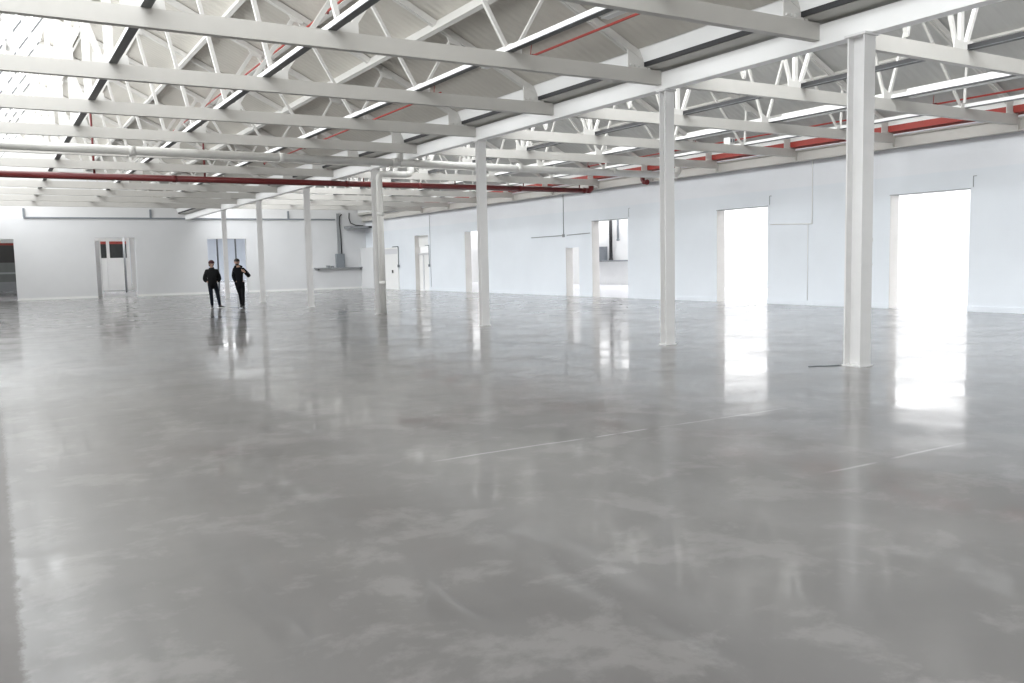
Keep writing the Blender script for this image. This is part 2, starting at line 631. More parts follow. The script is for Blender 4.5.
def column(hx, hy, tf, tw):
    """H section: flanges face -Y/+Y, web between them, open side towards the left bay."""
    root = empty('steel_column', (0, 0, 0))
    s = MB()
    z1 = H_COL - 0.03
    s.box(-hx, hx, -hy, -hy + tf, 0.02, z1)
    s.box(-hx, hx, hy - tf, hy, 0.02, z1)
    s.box(-tw / 2, tw / 2, -hy + tf, hy - tf, 0.02, z1)
    s.build('shaft', M['col'], root, bevel=0.0)
    MB().box(-hx - 0.02, hx + 0.02, -hy - 0.02, hy + 0.02, 0, 0.02).build('base_plate', M['col'], root)
    cp = MB().box(-hx - 0.03, hx + 0.03, -hy - 0.03, hy + 0.03, z1, H_COL)
    cp.build('cap_plate', M['col'], root)
    return root


big_ = column(0.11, 0.13, 0.022, 0.014)
big_.location = (9.95, 7.55, 0)
for z_, t_ in ((1.35, .02), (1.66, .05), (2.95, .02)):
    MB().box(-0.114, 0.114, -0.136, -0.130, z_, z_ + t_).build('splice_plate', M['col'], big_)
tag(big_, 'nearest and tallest white steel column, open H section with splice bands, right of centre', 'column', 'white steel columns of the middle row')
small = column(0.10, 0.075, 0.012, 0.010)
CY = [11.485 + 6.535 * k for k in range(6)]
CLAB = ['white steel column left of the two big bright doorways, second nearest of the row',
        'white steel column standing in the middle of the picture, third nearest of the row',
        'white steel column with a round drain pipe strapped beside it',
        'slim white steel column just left of the wall shelf, fifth of the row',
        'slim white steel column right of the walking man, sixth of the row',
        'farthest slim white steel column of the row, between the two walking people']
for k, yy in enumerate(CY):
    c = small if k == 0 else copy_tree(small)
    c.location = (XG + 0.01, yy, 0)
    tag(c, CLAB[k], 'column', 'white steel columns of the middle row')

# ------------------------------------------------------------------ girder over the columns, eave girder on the right wall
zg0, zg1 = H_COL, 4.635


def i_beam(mb, x, y0, y1, z0, z1, w, tf, tw):
    mb.box(x - w / 2, x + w / 2, y0, y1, z0, z0 + tf)
    mb.box(x - w / 2, x + w / 2, y0, y1, z1 - tf, z1)
    mb.box(x - tw / 2, x + tw / 2, y0, y1, z0 + tf, z1 - tf)
    return mb


root = empty('steel_girder', (XG, YB, zg0))
gb = MB()
gb.box(-0.10, -0.085, 0, YF - YB, 0, zg1 - zg0)
gb.box(-0.085, 0.10, 0, YF - YB, 0, 0.015)
gb.box(-0.085, 0.10, 0, YF - YB, zg1 - zg0 - 0.015, zg1 - zg0)
gb.box(0.085, 0.10, 0, YF - YB, 0.015, zg1 - zg0 - 0.015)
gb.build('web', M['girder'], root)
tag(root, 'long white box girder running over the row of columns to the far wall', 'girder')

root = empty('eave_girder', (20.88, YB, 4.29))
e = MB()
e.box(-0.09, 0.09, 0, YF - YB, 0, 0.02)
e.box(-0.09, 0.09, 0, YF - YB, 0.29, 0.31)
e.box(-0.012, 0.012, 0, YF - YB, 0.02, 0.29)
e.build('web', M['steel'], root)
for k, ty in enumerate(TY):
    if k < 12:
        MB().box(-0.10, -0.012, ty - YB - 0.006, ty - YB + 0.006, 0.02, 0.29).build('stiffener', M['steel'], root)
tag(root, 'grey white eave beam lying along the head of the right wall', 'girder')

# ------------------------------------------------------------------ valley gutters and fascias
root = empty('valley_gutter', (XG, YB, 4.69))
g = MB()
LL = YF - YB
g.box(-0.43, 0.40, 0, LL, -0.005, 0.012)
g.box(0.39, 0.40, 0, LL, 0.012, 0.30)
g.build('trough', M['gutter'], root)
MB().box(-0.47, -0.43, 0, LL, 0.005, 0.080).build('lip', M['black'], root)
MB().add([(-0.475, 0, 0.075), (-0.475, LL, 0.075), (-0.580, LL, 0.30), (-0.580, 0, 0.30),
          (-0.455, 0, 0.075), (-0.455, LL, 0.075), (-0.56, LL, 0.30), (-0.56, 0, 0.30)],
         [(0, 1, 2, 3), (7, 6, 5, 4), (0, 3, 7, 4), (1, 5, 6, 2), (0, 4, 5, 1), (3, 2, 6, 7)]).build('fascia', M['white'], root)
MB().box(0.36, 0.60, 0, LL, 0.20, 0.30).build('upstand', M['white'], root)
tag(root, 'grey valley gutter with a dark lip and white fascia above the long girder', 'gutter')

root = empty('eave_gutter', (20.85, YB, 4.66))
g = MB()
LG = TY[-1] - YB
g.box(-0.27, -0.25, 0, LG, 0.05, 0.17)
g.box(-0.27, 0.20, 0, LG, 0.03, 0.05)
g.build('trough', M['redlead'], root)
MB().box(-0.25, 0.21, LG, LL, 0.03, 0.05).box(-0.27, -0.25, LG, LL, 0.03, 0.17).build('plain_trough', M['gutter'], root)
struct('trim_2', MB().box(21.08, 21.41, YB, YF, 4.71, 5.02), M['gutter'], 'grey lining along the right wall head', cat='trim')
MB().box(-0.27, -0.24, 0, LL, 0.17, 0.35).build('fascia', M['white'], root)
MB().box(-0.275, -0.24, 0, LG, 0.165, 0.19).build('lip', M['redlead'], root)
tag(root, 'red painted eave gutter with white fascia along the right wall head', 'gutter')


# ------------------------------------------------------------------ roof trusses
def truss(nodes, heel_l, heel_r, slim, apex, eave, gbase):
    """Built at y = 0 with x, z in world values."""
    root = empty('roof_truss', (0, 0, 0))
    ch = MB()
    tf = 0.014
    w = 0.12
    ch.box(heel_l, heel_r, 0, 0.010, ZB, ZT)
    ch.box(heel_l, heel_r, 0.010, w, ZB, ZB + tf)
    ch.box(heel_l, heel_r, 0.010, w, ZT - tf, ZT)
    ch.build('tie_beam', M['steel'], root)
    (ax, az), (ex, ez) = apex, eave
    sl = (az - ez) / (ex - ax)
    rz = lambda X: ez + sl * (ex - X)
    yc = 0.06
    side = (0, 1, 0)
    raf = MB()
    for s_ in (-0.035, 0.035):
        raf.bar((ex, yc + s_, ez), (ax, yc + s_, az), 0.05, 0.11, side)
    raf.build('rafter', M['steel2'], root)
    gp = MB()
    gx, gz = gbase
    gp.bar((gx, yc, gz), (ax, yc, az), 0.09, 0.11, side)
    gp.build('glazing_rafter', M['steel2'], root)
    n1, n2, n3, n4 = nodes
    R1, R2, R3 = ex - 1.85, ex - 3.8, ex - 5.95
    zb = ZT + 0.06
    gm = lambda t: (gx + (ax - gx) * t, gz + (az - gz) * t)
    webs = [((n3 + .10, zb), (R1, rz(R1)), .045), ((n3 - .05, zb), (R2, rz(R2)), .06),
            ((n2 + .10, zb), (R2, rz(R2)), .085), ((n2 - .05, zb), (R3, rz(R3)), .075),
            ((n1 + .12, zb), (R3, rz(R3)), .10), ((n1, zb), (ax, az), .13),
            ((n1 - .12, zb), gm(0.62), .085), ((n1 - 1.35, zb), gm(0.62), .06), ((n1 - 1.35, zb), gm(0.28), .06),
            ((n1 + .06, zb + 1.9), (R3 - .95, rz(R3 - .95)), .05)]
    for (p, q, wd) in webs:
        MB().bar((p[0], yc, p[1]), (q[0], yc, q[1]), 0.055, wd * slim, side).build('web', M['steel2'], root)
    # gusset plates
    t = 0.014
    yg = yc - 0.045

    def gus(name, poly):
        return MB().plate(poly, yg, t).build('gusset_plate', M['steel2'], root)
    gus('n1', [(n1 - .25, ZT), (n1 + .27, ZT), (n1 + .25, ZT + .15), (n1 + .06, ZT + .12), (n1 - .06, ZT + .12), (n1 - .24, ZT + .15)])
    gus('n2', [(n2 - .14, ZT), (n2 + .20, ZT), (n2 + .20, ZT + .16), (n2 + .02, ZT + .13), (n2 - .12, ZT + .22)])
    gus('n3', [(n3 - .10, ZT), (n3 + .17, ZT), (n3 + .15, ZT + .10), (n3 - .08, ZT + .11)])
    h = gus('n4', [(ex - .34, ZT), (ex + .06, ZT), (ex + .06, ez + .05), (ex - .20, ez + .17), (ex - .34, ez + .12)])
    for X in (ex - .29, ex - .2, ex - .11):
        MB().box(X - .014, X + .014, yg - .03, yg - .007, ZT + .02, ZT + .05).build('bolt', M['steel2'], h)
    for X in (R1, R2, R3):
        gus('r', [(X - .16, rz(X) - .02), (X + .16, rz(X) - .06), (X + .14, rz(X) - .18), (X - .10, rz(X) - .14)])
    gus('a', [(ax - .2, az - .3), (ax + .22, az - .16), (ax + .05, az - .02), (ax - .02, az - .02)])
    # stub over the girder and seat bracket
    MB().box(ex + .08, ex + .13, 0.0, .12, ZT, ez - .02).build('heel_cleat', M['steel2'], root)
    return root


TL = truss((1.79, 4.35, 7.0, 9.5), XL, 9.945, 1.0, (1.80, 8.62), (9.58, 4.84), (-0.78, 4.93))
TR = truss((13.30, 16.00, 18.65, 20.7), 10.16, 20.79, 0.68, (13.25, 8.55), (20.66, 4.86), (10.64, 4.93))


def truss_label(k, side):
    near = {0: 'left of the nearest column', 1: 'on the second nearest column',
            3: 'on the third nearest column', 5: 'on the downpipe column'}
    if side == 'left':
        return 'white lattice truss of the left bay, %s from the front%s' % (ORD[k], ', ' + near[k] if k in near else '')
    return 'white lattice truss between girder and right wall, %s from the front' % ORD[k]


for k, ty in enumerate(TY):
    for side, proto in (('left', TL), ('right', TR)):
        o = proto if k == 0 else copy_tree(proto)
        o.location = (0, ty, 0)
        tag(o, truss_label(k, side), 'roof truss', 'roof trusses of the %s bay' % side)

# ------------------------------------------------------------------ longitudinal ties on the trusses, purlins
TIE_Y0 = 3.5


def tie(x, label, group, m='white'):
    root = empty('tie_rail', (x, TIE_Y0, ZT))
    L = TY[-1] + 0.16 - TIE_Y0
    a = MB().box(-0.05, -0.04, 0, L, 0.012, 0.085)
    a.box(-0.04, 0.05, 0, L, 0.075, 0.085)
    a.build('angle', M[m], root)
    MB().box(-0.06, 0.06, 0, L, 0.0, 0.012).build('bottom_flange', M['dark'], root)  # underside shade put into the flange colour
    tag(root, label, 'rail', group)


for x, n_ in ((1.83, 'leftmost of the three'), (4.17, 'middle of the three'), (6.96, 'rightmost of the three')):
    tie(x - 0.0, 'long dark-bottomed rail lying on the left bay beams, %s' % n_, 'rails on the left bay beams')
tie(13.45, 'long dark grey rail lying on the right bay beams, nearest the girder', 'rails on the right bay beams', 'black')
for x, n_ in ((16.15, 'middle of the three'), (18.72, 'nearest the right wall')):
    tie(x, 'long white dark-bottomed rail lying on the right bay beams, %s' % n_, 'rails on the right bay beams')


def purlin(i, x, dep):
    B = BAYS[i]
    (ax, az), (ex, ez) = B['a'], B['e']
    sl = (az - ez) / (ex - ax)
    z = ez + sl * (ex - x) + 0.10
    d = Vector((1, 0, -sl)).normalized()
    n_ = Vector((-sl, 0, -1)).normalized() * -1
    n_ = Vector((sl, 0, 1)).normalized()
    mb = MB()
    c = Vector((0, 0, 0))
    L = RY1 - 3.0
    for off, w, h in ((-0.005, 0.012, dep), ):
        mb.sweep([(-w / 2, 0), (w / 2, 0), (w / 2, h), (-w / 2, h)], (0, 0, -.004), (0, L, -.004), d)
    mb.sweep([(0, dep - .012), (0.08, dep - .012), (0.08, dep), (0, dep)], (0, 0, -.004), (0, L, -.004), d)
    o = mb.build('purlin', M['steel2'], CEIL[i])
    o.location = (x, 3.0, z)


for x, dep in ((2.55, .20), (3.7, .07), (4.90, .22), (6.15, .10), (7.40, .22), (8.5, .05)):
    purlin(0, x, dep)
for x, dep in ((14.8, .20), (16.6, .20), (18.5, .07), (19.6, .18)):
    purlin(1, x, dep)

# ------------------------------------------------------------------ batten light fittings
def batten(L):
    root = empty('batten_light', (0, 0, 0))
    MB().box(-0.09, 0.09, 0, L, 0.03, 0.18).build('housing', M['col'], root)
    MB().box(-0.06, 0.06, 0.02, L - 0.02, 0.0, 0.03).build('diffuser', M['white'], root)
    for yy in (0.12, L - 0.16):
        MB().box(-0.17, -0.09, yy, yy + 0.04, 0.05, 0.09).build('bracket', M['steel2'], root)
    return root


p0 = batten(1.05)
for k in range(0, 6):
    o = p0 if k == 0 else copy_tree(p0)
    o.location = (7.195, TY[k] + 0.10 + 0.08, ZT + 0.01)
    tag(o, 'short white batten light behind the %s left bay truss' % ORD[k], 'light', 'battens in the left bay')
p1 = batten(2.75)
for k in range(-1, 6):
    o = p1 if k == -1 else copy_tree(p1)
    o.location = (16.385, Y1 + k * SP + 0.3, ZT + 0.0)
    lab = ('in front of the first truss' if k < 0 else 'behind the %s truss' % ORD[k])
    tag(o, 'long white batten light %s of the right bay' % lab, 'light', 'battens in the right bay')


root = empty('sensor_box', (18.72, 18.65, ZT + 0.10))
MB().box(-0.10, 0.10, -0.12, 0.12, -0.012, 0.20).build('body', M['white'], root)
MB().box(-0.07, -0.02, -0.14, -0.12, 0.05, 0.15).build('lens', M['conduit'], root)
MB().box(0.02, 0.07, -0.14, -0.12, 0.05, 0.15).build('lens', M['conduit'], root)
tag(root, 'small white lamp box on the right bay rail above the second bright doorway', 'box')

# ------------------------------------------------------------------ pipes
def arc(c, r_, a0, a1, plane, n=6):
    out = []
    for i in range(n + 1):
        a = a0 + (a1 - a0) * i / n
        ca, sa = math.cos(a) * r_, math.sin(a) * r_
        p = Vector(c)
        if plane == 'xz':
            p += Vector((ca, 0, sa))
        elif plane == 'yz':
            p += Vector((0, ca, sa))
        else:
            p += Vector((ca, sa, 0))
        out.append(p)
    return out


YM, ZM = 28.1, 4.24
root = empty('sprinkler_main', (0, YM, ZM))
MB().tube([(XL, 0, 0), (20.58, 0, 0)], 0.095, 12).build('pipe', M['red'], root, True)
MB().tube([(20.42, 0, 0), (20.59, 0, 0), (20.66, 0, 0.06), (20.67, 0, 0.18)], 0.108, 12).build('elbow', M['red'], root, True)
for X in (5.0, 10.5, 13.2, 17.35, 20.35):
    MB().tube([(X - 0.06, 0, 0), (X + 0.06, 0, 0)], 0.110, 12).build('coupling', M['red'], root, True)
for X in (2.8, 5.9):
    MB().tube([(X, 0, 0.05), (X, 0, 1.9)], 0.032, 8).build('riser', M['red'], root, True)
for X in (11.1, 14.6, 17.5, 20.1):
    MB().tube([(X, 0, 0.05), (X, 0, 0.40)], 0.022, 8).build('hanger', M['red'], root, True)
tag(root, 'dark red sprinkler main pipe running across the hall under the beams', 'pipe')

root = empty('sprinkler_stub', (20.62, 24.75, 4.29))
MB().tube([(0, -0.12, -0.02), (0, 0.05, 0), (0, 0.12, 0.08), (0, 0.12, 0.36)], 0.085, 12).build('pipe', M['red'], root, True)
MB().tube([(0, -0.15, -0.025), (0, -0.10, -0.018)], 0.10, 12).build('cap', M['red'], root, True)
tag(root, 'short capped dark red pipe end hanging at the right wall head', 'pipe')


def range_pipe(x, z, y0, y1, label):
    root = empty('sprinkler_pipe', (x, y0, z))
    L = y1 - y0
    MB().tube([(0, 0, 0), (0, L, 0)], 0.022, 8).build('pipe', M['redlead'], root, True)
    n_ = max(2, int(L / 3.27))
    for k in range(n_):
        yy = 0.25 + k * (L - 0.3) / max(1, n_ - 1)
        MB().tube([(0, yy, 0), (0, yy, -0.06)], [0.03, 0.02], 8).build('sprinkler_head', M['red'], root, True)
        MB().tube([(0, yy + .1, 0), (0.03, yy + .1, 0.22)], 0.008, 6).build('hanger', M['redlead'], root, True)
    MB().tube([(0, L - 0.04, 0), (0, L + 0.03, 0)], 0.034, 8).build('end_cap', M['red'], root, True)
    tag(root, label, 'pipe', 'thin red sprinkler pipes under the roof')


range_pipe(8.55, 5.15, 4.5, 13.35, 'thin red sprinkler pipe under the left bay roof, nearest the camera')
range_pipe(8.55, 5.15, 17.0, 31.0, 'thin red sprinkler pipe low under the left bay roof, beyond the third truss')
range_pipe(5.95, 6.42, 12.0, 34.0, 'thin red sprinkler pipe high under the middle of the left bay roof')
range_pipe(19.75, 5.05, 6.0, 12.9, 'thin red sprinkler pipe under the right bay roof, at the right edge of the picture')
range_pipe(19.75, 5.05, 15.0, 27.0, 'thin red sprinkler pipe under the right bay roof, behind the nearest column')

YP, ZP = 21.9, 4.235
root = empty('drain_pipe', (0, YP, ZP))
MB().tube([(XL, 0, 0.03), (9.72, 0, 0.0)], 0.10, 14).build('pipe', M['pipe_w'], root, True)
MB().tube([(9.72, 0, 0), (10.1, 0, 0), (19.5, 0, -0.03)], 0.10, 14).build('pipe', M['pipe_w'], root, True)
MB().tube([(9.72, 0, 0.05), (9.72, 0, 0.445)], 0.095, 14).build('riser', M['pipe_w'], root, True)
MB().tube([(19.35, 0, -0.03), (19.55, 0, -0.02), (19.66, 0, 0.08), (19.68, 0, 0.35)], 0.105, 14).build('elbow', M['pipe_w'], root, True)
for X in (3.0, 6.5, 9.55, 13.5, 17.0):
    MB().tube([(X - .07, 0, 0.01), (X + .07, 0, 0.01)], 0.118, 14).build('collar', M['pipe_w'], root, True)
tag(root, 'fat white drain pipe running across both bays below the beams', 'pipe')

root = empty('downpipe', (10.10, 24.335, 0))
MB().tube([(0, 0, 0.0), (0, 0, 4.05)] + [p for p in arc((0.14, 0, 4.05), 0.14, math.pi, math.pi / 2, 'xz')] + [(0.5, 0, 4.19), (0.9, 0, 4.2)], 0.095, 14).build('pipe', M['pipe_w'], root, True)
for z_ in (0.95, 3.0):
    MB().tube([(0, 0, z_ - .05), (0, 0, z_ + .05)], 0.106, 14).build('collar', M['pipe_w'], root, True)
MB().tube([(0.85, 0, 4.2), (1.0, 0, 4.22), (1.05, 0, 4.3), (1.05, 0, 4.6)], 0.095, 12).build('riser', M['pipe_w'], root, True)
tag(root, 'white round downpipe standing beside the fourth nearest column', 'pipe')


# ------------------------------------------------------------------ fittings on the right wall
def conduit(name, pts, rad, m, label, cat='conduit', group=None, box=None):
    pts = [Vector(p) for p in pts]
    root = empty(name, pts[0])
    for a, c in zip(pts[:-1], pts[1:]):
        MB().tube([a - pts[0], c - pts[0]], rad, 8).build('tube', m, root, True)
    if box:
        for (q, s) in box:
            q = Vector(q) - pts[0]
            MB().box(q.x - s * .6, q.x + s * .4, q.y - s, q.y + s, q.z - s, q.z + s).build('junction_box', m, root)
    tag(root, label, cat, group)
    return root


xw = XW - 0.014
conduit('wall_conduit', [(xw, 17.6, 4.28), (xw, 17.6, 2.43), (xw, 19.2, 2.49)], 0.014, M['white'],
        'thin white conduit dropping down the right wall between the two big doorways', group='conduits on the right wall')
conduit('wall_conduit', [(xw, 17.75, 2.43), (xw, 17.75, 0.15)], 0.010, M['white'],
        'thin white conduit running down to the skirting between the two big doorways', group='conduits on the right wall')
conduit('wall_conduit', [(xw, 30.64, 4.28), (xw, 30.64, 2.57), (xw, 33.2, 2.56)], 0.016, M['grey'],
        'grey conduit with a small switch box above the narrow right wall doorway', group='conduits on the right wall', box=[((xw, 30.64, 2.56), .06)])
conduit('wall_conduit', [(xw, 30.4, 2.57), (xw, 28.75, 2.6)], 0.016, M['grey'],
        'grey conduit leading from the narrow doorway to the doorway with a shelf beyond', group='conduits on the right wall')
for yy, z0, z1, l_ in ((12.68, 3.1, 3.37, 'nearest bright doorway'), (19.25, 3.1, 3.37, 'second bright doorway'), (26.24, 3.1, 3.44, 'doorway with a shelf beyond')):
    conduit('hook_bracket', [(xw, yy, z0), (xw, yy, z1), (xw, yy - 0.08, z1)], 0.009, M['grey'],
            'small grey hook at the upper corner of the %s' % l_, 'bracket', 'hooks over the doorways')
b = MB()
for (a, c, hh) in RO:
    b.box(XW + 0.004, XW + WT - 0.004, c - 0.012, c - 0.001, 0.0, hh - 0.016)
struct('trim_3', b, M['jamb'], 'beige strips with painted shade on the far jambs of the right doorways', cat='trim')  # shade painted in as a beige lining on the far jambs
for (a, c, hh), nm in zip(RO[:3], ('nearest', 'second nearest', 'third nearest')):
    o = MB().box(XW - 0.012, XW + WT, a - .02, c + .02, hh - 0.015, hh).build('lintel_strip', M['grey'])
    recenter(o, (XW, (a + c) / 2, hh))
    tag(o, 'thin grey strip under the head of the %s right wall doorway' % nm, 'lintel', 'lintel strips')

# far door pair at the end of the right wall
root = empty('door_1', (XW, 49.6, 0))
root['kind'] = 'structure'
root['label'] = 'white door with a glazed top and dark handle near the far corner'
root['category'] = 'door'
MB().box(-0.05, -0.005, -1.42, 1.25, 0.0, 2.05).build('leaf', M['white'], root)
fr = MB().box(-0.07, -0.004, -1.50, -1.42, 0, 2.52)
fr.box(-0.07, -0.004, 1.25, 1.33, 0, 2.52)
fr.box(-0.07, -0.004, -1.42, 1.25, 2.44, 2.52)
fr.box(-0.07, -0.004, -1.42, 1.25, 2.05, 2.12)
fr.build('frame', M['white'], root)
MB().box(-0.04, -0.01, -1.40, 1.23, 2.12, 2.44).build('transom_panel', M['concrete'], root)
MB().box(-0.11, -0.05, -0.72, -0.62, 0.98, 1.16).build('handle', M['black'], root)
conduit('wall_conduit', [(xw - .06, 48.9, 2.56), (xw - .06, 48.02, 2.56), (xw - .06, 48.02, 1.42)], 0.022, M['conduit'],
        'grey conduit over and beside the white corner door', group='conduits on the right wall', box=[((xw - .06, 48.02, 1.40), .08)])
conduit('wall_conduit', [(xw, 44.4, 2.52), (xw, 43.90, 2.52), (xw, 43.90, 1.42)], 0.020, M['conduit'],
        'grey conduit with a switch at the farthest right wall doorway', group='conduits on the right wall', box=[((xw, 43.90, 1.40), .07)])
conduit('wall_conduit', [(xw, 43.72, 4.2), (xw, 43.72, 0.2)], 0.010, M['grey'],
        'thin grey conduit full height beside the farthest right wall doorway', group='conduits on the right wall')

# door frame standing inside the farthest right wall doorway
root = empty('door_2', (XW + 0.25, 44.9, 0))
root['kind'] = 'structure'
root['label'] = 'white inner door in the farthest right wall doorway'
root['category'] = 'door'
MB().box(0, 0.04, -0.9, 0.88, 2.45, 3.1).build('overpanel', M['white'], root)
MB().box(0, 0.05, -0.9, 0.88, 0.0, 2.0).build('leaf', M['white'], root)
fr = MB().box(-0.04, 0.05, -0.9, -0.78, 0, 2.45)
fr.box(-0.04, 0.05, 0.20, 0.34, 0, 2.1)
fr.box(-0.04, 0.05, -0.78, 0.88, 2.0, 2.12)
fr.build('frame', M['concrete'], root)

# annexe fittings: shelf, box and ducts beyond the third doorway
def cable_shelf(loc, rz, w, label, sub):
    root = empty('wall_shelf', loc, rz)
    MB().box(-w / 2, w / 2, -0.30, 0, 0, 0.07).build('board', M['grey'], root)
    for X in (-w * .42, w * .42):
        MB().box(X - .02, X + .02, -0.26, 0, -0.10, 0.0).build('bracket', M['grey'], root)
    tag(root, label, 'shelf')


# far wall shelf and switch cabinet
cable_shelf((19.2, YF - 0.002, 1.32), 0, 3.35, 'long grey shelf fixed on the far wall', 0)
root = empty('switch_cabinet', (19.22, YF - 0.15, 1.391))
MB().box(-0.27, 0.27, -0.12, 0.14, 0, 0.86).build('body', M['conduit'], root)
MB().box(-0.25, 0.25, -0.135, -0.12, 0.03, 0.83).build('door', M['conduit'], root)
tag(root, 'grey switch cabinet standing on the far wall shelf', 'cabinet')
root = empty('cable_trunking', (19.25, YF - 0.06, 2.252))
MB().box(-0.13, 0.06, -0.05, 0.055, 0, 2.55).build('trunking', M['grey'], root)
MB().tube([(0.12, -0.02, 0.0), (0.11, -0.02, 0.9), (0.03, -0.06, 1.9), (0.05, -0.06, 2.35), (0.20, -0.02, 2.5)], 0.035, 8).build('cable', M['black'], root, True)
tag(root, 'vertical grey trunking with a black cable above the switch cabinet', 'trunking')
for X, s_, nm in ((18.42, .10, 'left'), (18.70, .08, 'right')):
    root = empty('socket_box', (X, YF - 0.12, 1.391))
    MB().box(-s_, s_, -.08, .10, 0, s_ * 1.3).build('body', M['grey'], root)
    MB().box(-s_ * .6, s_ * .6, -.10, -.08, .02, s_).build('cover', M['conduit'], root)
    tag(root, 'small grey socket box on the far wall shelf, %s one beside the cabinet' % nm, 'box', 'socket boxes on the shelf')
o = MB().tube([(19.98, YF - .03, 4.85), (19.95, YF - .05, 4.5), (20.05, YF - .05, 4.2), (20.4, YF - .05, 4.06), (20.9, YF - .05, 4.04)], 0.03, 8).build('loose_cable', M['black'], None, True)
recenter(o, (20.4, YF - .05, 4.0))
tag(o, 'black cable curving down the far wall right of the trunking', 'cable')

# conduit along the far wall with its uprights
root = empty('wall_trunking', (1.72, YF - 0.05, 4.42))
MB().box(0, 17.3, -0.03, 0.045, -0.04, 0.04).build('rail', M['conduit'], root)
for X in (0.03, 6.35, 14.3):
    MB().box(X - .05, X + .05, -0.03, 0.045, 0.04, 0.5).build('upright', M['conduit'], root)
tag(root, 'thin dark grey trunking running along the top of the far wall', 'trunking')

# pilaster box left of the corner door
b = MB()
b.box(20.66, XW - 0.001, 51.2, YF - 0.03, 0, 2.60)
struct('wall_nib', b, M['wall_f'], 'white boxed-in nib in the far right corner', cat='wall')
root = empty('duct', (20.75, 52.0, 3.9))
MB().box(-1.2, 0.3, 0.2, 1.15, -0.06, 0.08).build('casing', M['grey'], root)
MB().box(0.1, 0.3, 0.15, 0.24, -0.04, 0.06).build('end_cap', M['black'], root)
tag(root, 'grey boxed duct high in the far right corner', 'duct')

# things seen through the third doorway
AW = AX
root = empty('wall_shelf', (AW - 0.002, 41.3, 1.38), 0)
MB().box(-0.30, 0, -2.2, 1.9, 0, 0.09).build('board', M['grey'], root)
for X in (-1.9, 1.6):
    MB().box(-0.26, 0, X - .03, X + .03, -0.12, 0.0).build('bracket', M['grey'], root)
tag(root, 'grey shelf on the white wall seen through the third doorway', 'shelf')
root = empty('switch_cabinet', (AW - 0.16, 42.35, 1.471))
MB().box(-.12, .15, -.42, .42, 0, 0.82).build('body', M['conduit'], root)
MB().box(-.135, -.12, -.40, .40, 0.03, 0.79).build('door', M['conduit'], root)
tag(root, 'grey cabinet on the shelf seen through the third doorway', 'cabinet')
for Y_, w_, z0, nm, mm in ((41.35, .10, 1.471, 'left', 'black'), (40.65, .07, 2.6, 'right', 'conduit')):
    root = empty('service_pipe', (AW - 0.19, Y_, z0))
    MB().tube([(0, 0, 0), (0, 0, 5.1 - z0)], w_, 10).build('pipe', M[mm], root, True)
    MB().tube([(0, 0, 0), (0, 0, 0.10)], w_ * 1.3, 10).build('collar', M[mm], root, True)
    tag(root, 'dark vertical pipe above the shelf beyond the third doorway, %s of two' % nm, 'pipe', 'pipes beyond the third doorway')

# ------------------------------------------------------------------ things beyond the far wall
# glazed partition behind the middle opening
root = empty('glazed_partition', (8.0, 72, 0))
b = MB().box(-3.2, 1.25, 0, 0.10, 0.0, 2.45)
b.box(-3.2, 1.25, 0, 0.10, 3.7, 6.2)
b.build('panel', M['white'], root)
fr = MB()
for X in (-3.2, -1.35, -0.35, 1.05):
    fr.box(X, X + 0.22, -0.05, 0.0, 0, 6.2)
fr.build('post', M['white'], root)
for X0, X1 in ((-3.0, -1.35), (-1.13, -0.35), (-0.13, 1.05)):
    MB().box(X0, X1, 0.02, 0.08, 2.45, 3.5).build('pane', M['darkpane'], root)
    MB().box(X0, X1, 0.015, 0.085, 3.5, 3.7).build('red_rail', M['redlead'], root)
MB().box(-0.9, -0.8, -0.1, 0, 1.2, 1.6).build('handle', M['black'], root)
tag(root, 'white partition with dark panes seen through the middle far wall opening', 'partition')
root = empty('door_leaf', (5.34, YF + WT + 0.02, 0))
MB().box(0, 0.06, 0, 2.4, 0.02, 3.2).build('leaf', M['white'], root)
MB().box(0.06, 0.09, 0.1, 0.2, 0.02, 3.2).build('stile', M['concrete'], root)
tag(root, 'tall white door leaf folded back inside the middle far wall opening', 'door')
o = MB().tube([(0, 0, 0), (0, 0, 3.8)], 0.07, 8).build('floor_post', M['grey'], None, True)
o.location = (7.9, 64, 0)
tag(o, 'thin grey post inside the middle far wall opening', 'post')

# dark roller shutter behind the left opening
root = empty('roller_shutter', (0.6, 84, 0))
MB().box(-4.8, 2.55, 0, 0.15, 2.35, 3.8).build('curtain', M['shutter'], root)
MB().box(-4.8, 2.55, -0.02, 0.15, 1.55, 2.35).build('panel', M['shut2'], root)
MB().box(-4.8, 2.55, -0.05, 0.15, 1.40, 1.55).build('rail', M['shut3'], root)
MB().box(-4.8, 2.55, -0.02, 0.15, 0.75, 1.40).build('panel', M['shut2'], root)
MB().box(-4.8, 2.55, -0.02, 0.15, 0.0, 0.75).build('plinth', M['grey'], root)
MB().box(-4.8, 2.55, -0.05, 0.15, 3.8, 3.98).build('head_rail', M['redlead'], root)
MB().box(-4.8, 2.55, -0.02, 0.15, 3.98, 6.2).build('head_panel', M['white'], root)
tag(root, 'dark shutter with a red head rail seen through the left far wall opening', 'shutter')

# dark posts in the right far opening
for X, nm in ((12.6, 'left'), (13.75, 'right')):
    root = empty('steel_post', (X, 57.5, 0))
    MB().tube([(0, 0, 0.02), (0, 0, 6.19)], 0.055, 10).build('shaft', M['conduit'], root, True)
    MB().box(-.12, .12, -.12, .12, 0, .02).build('base_plate', M['conduit'], root)
    tag(root, 'slim dark grey post in the opening behind the two people, %s of two' % nm, 'post', 'posts behind the people')

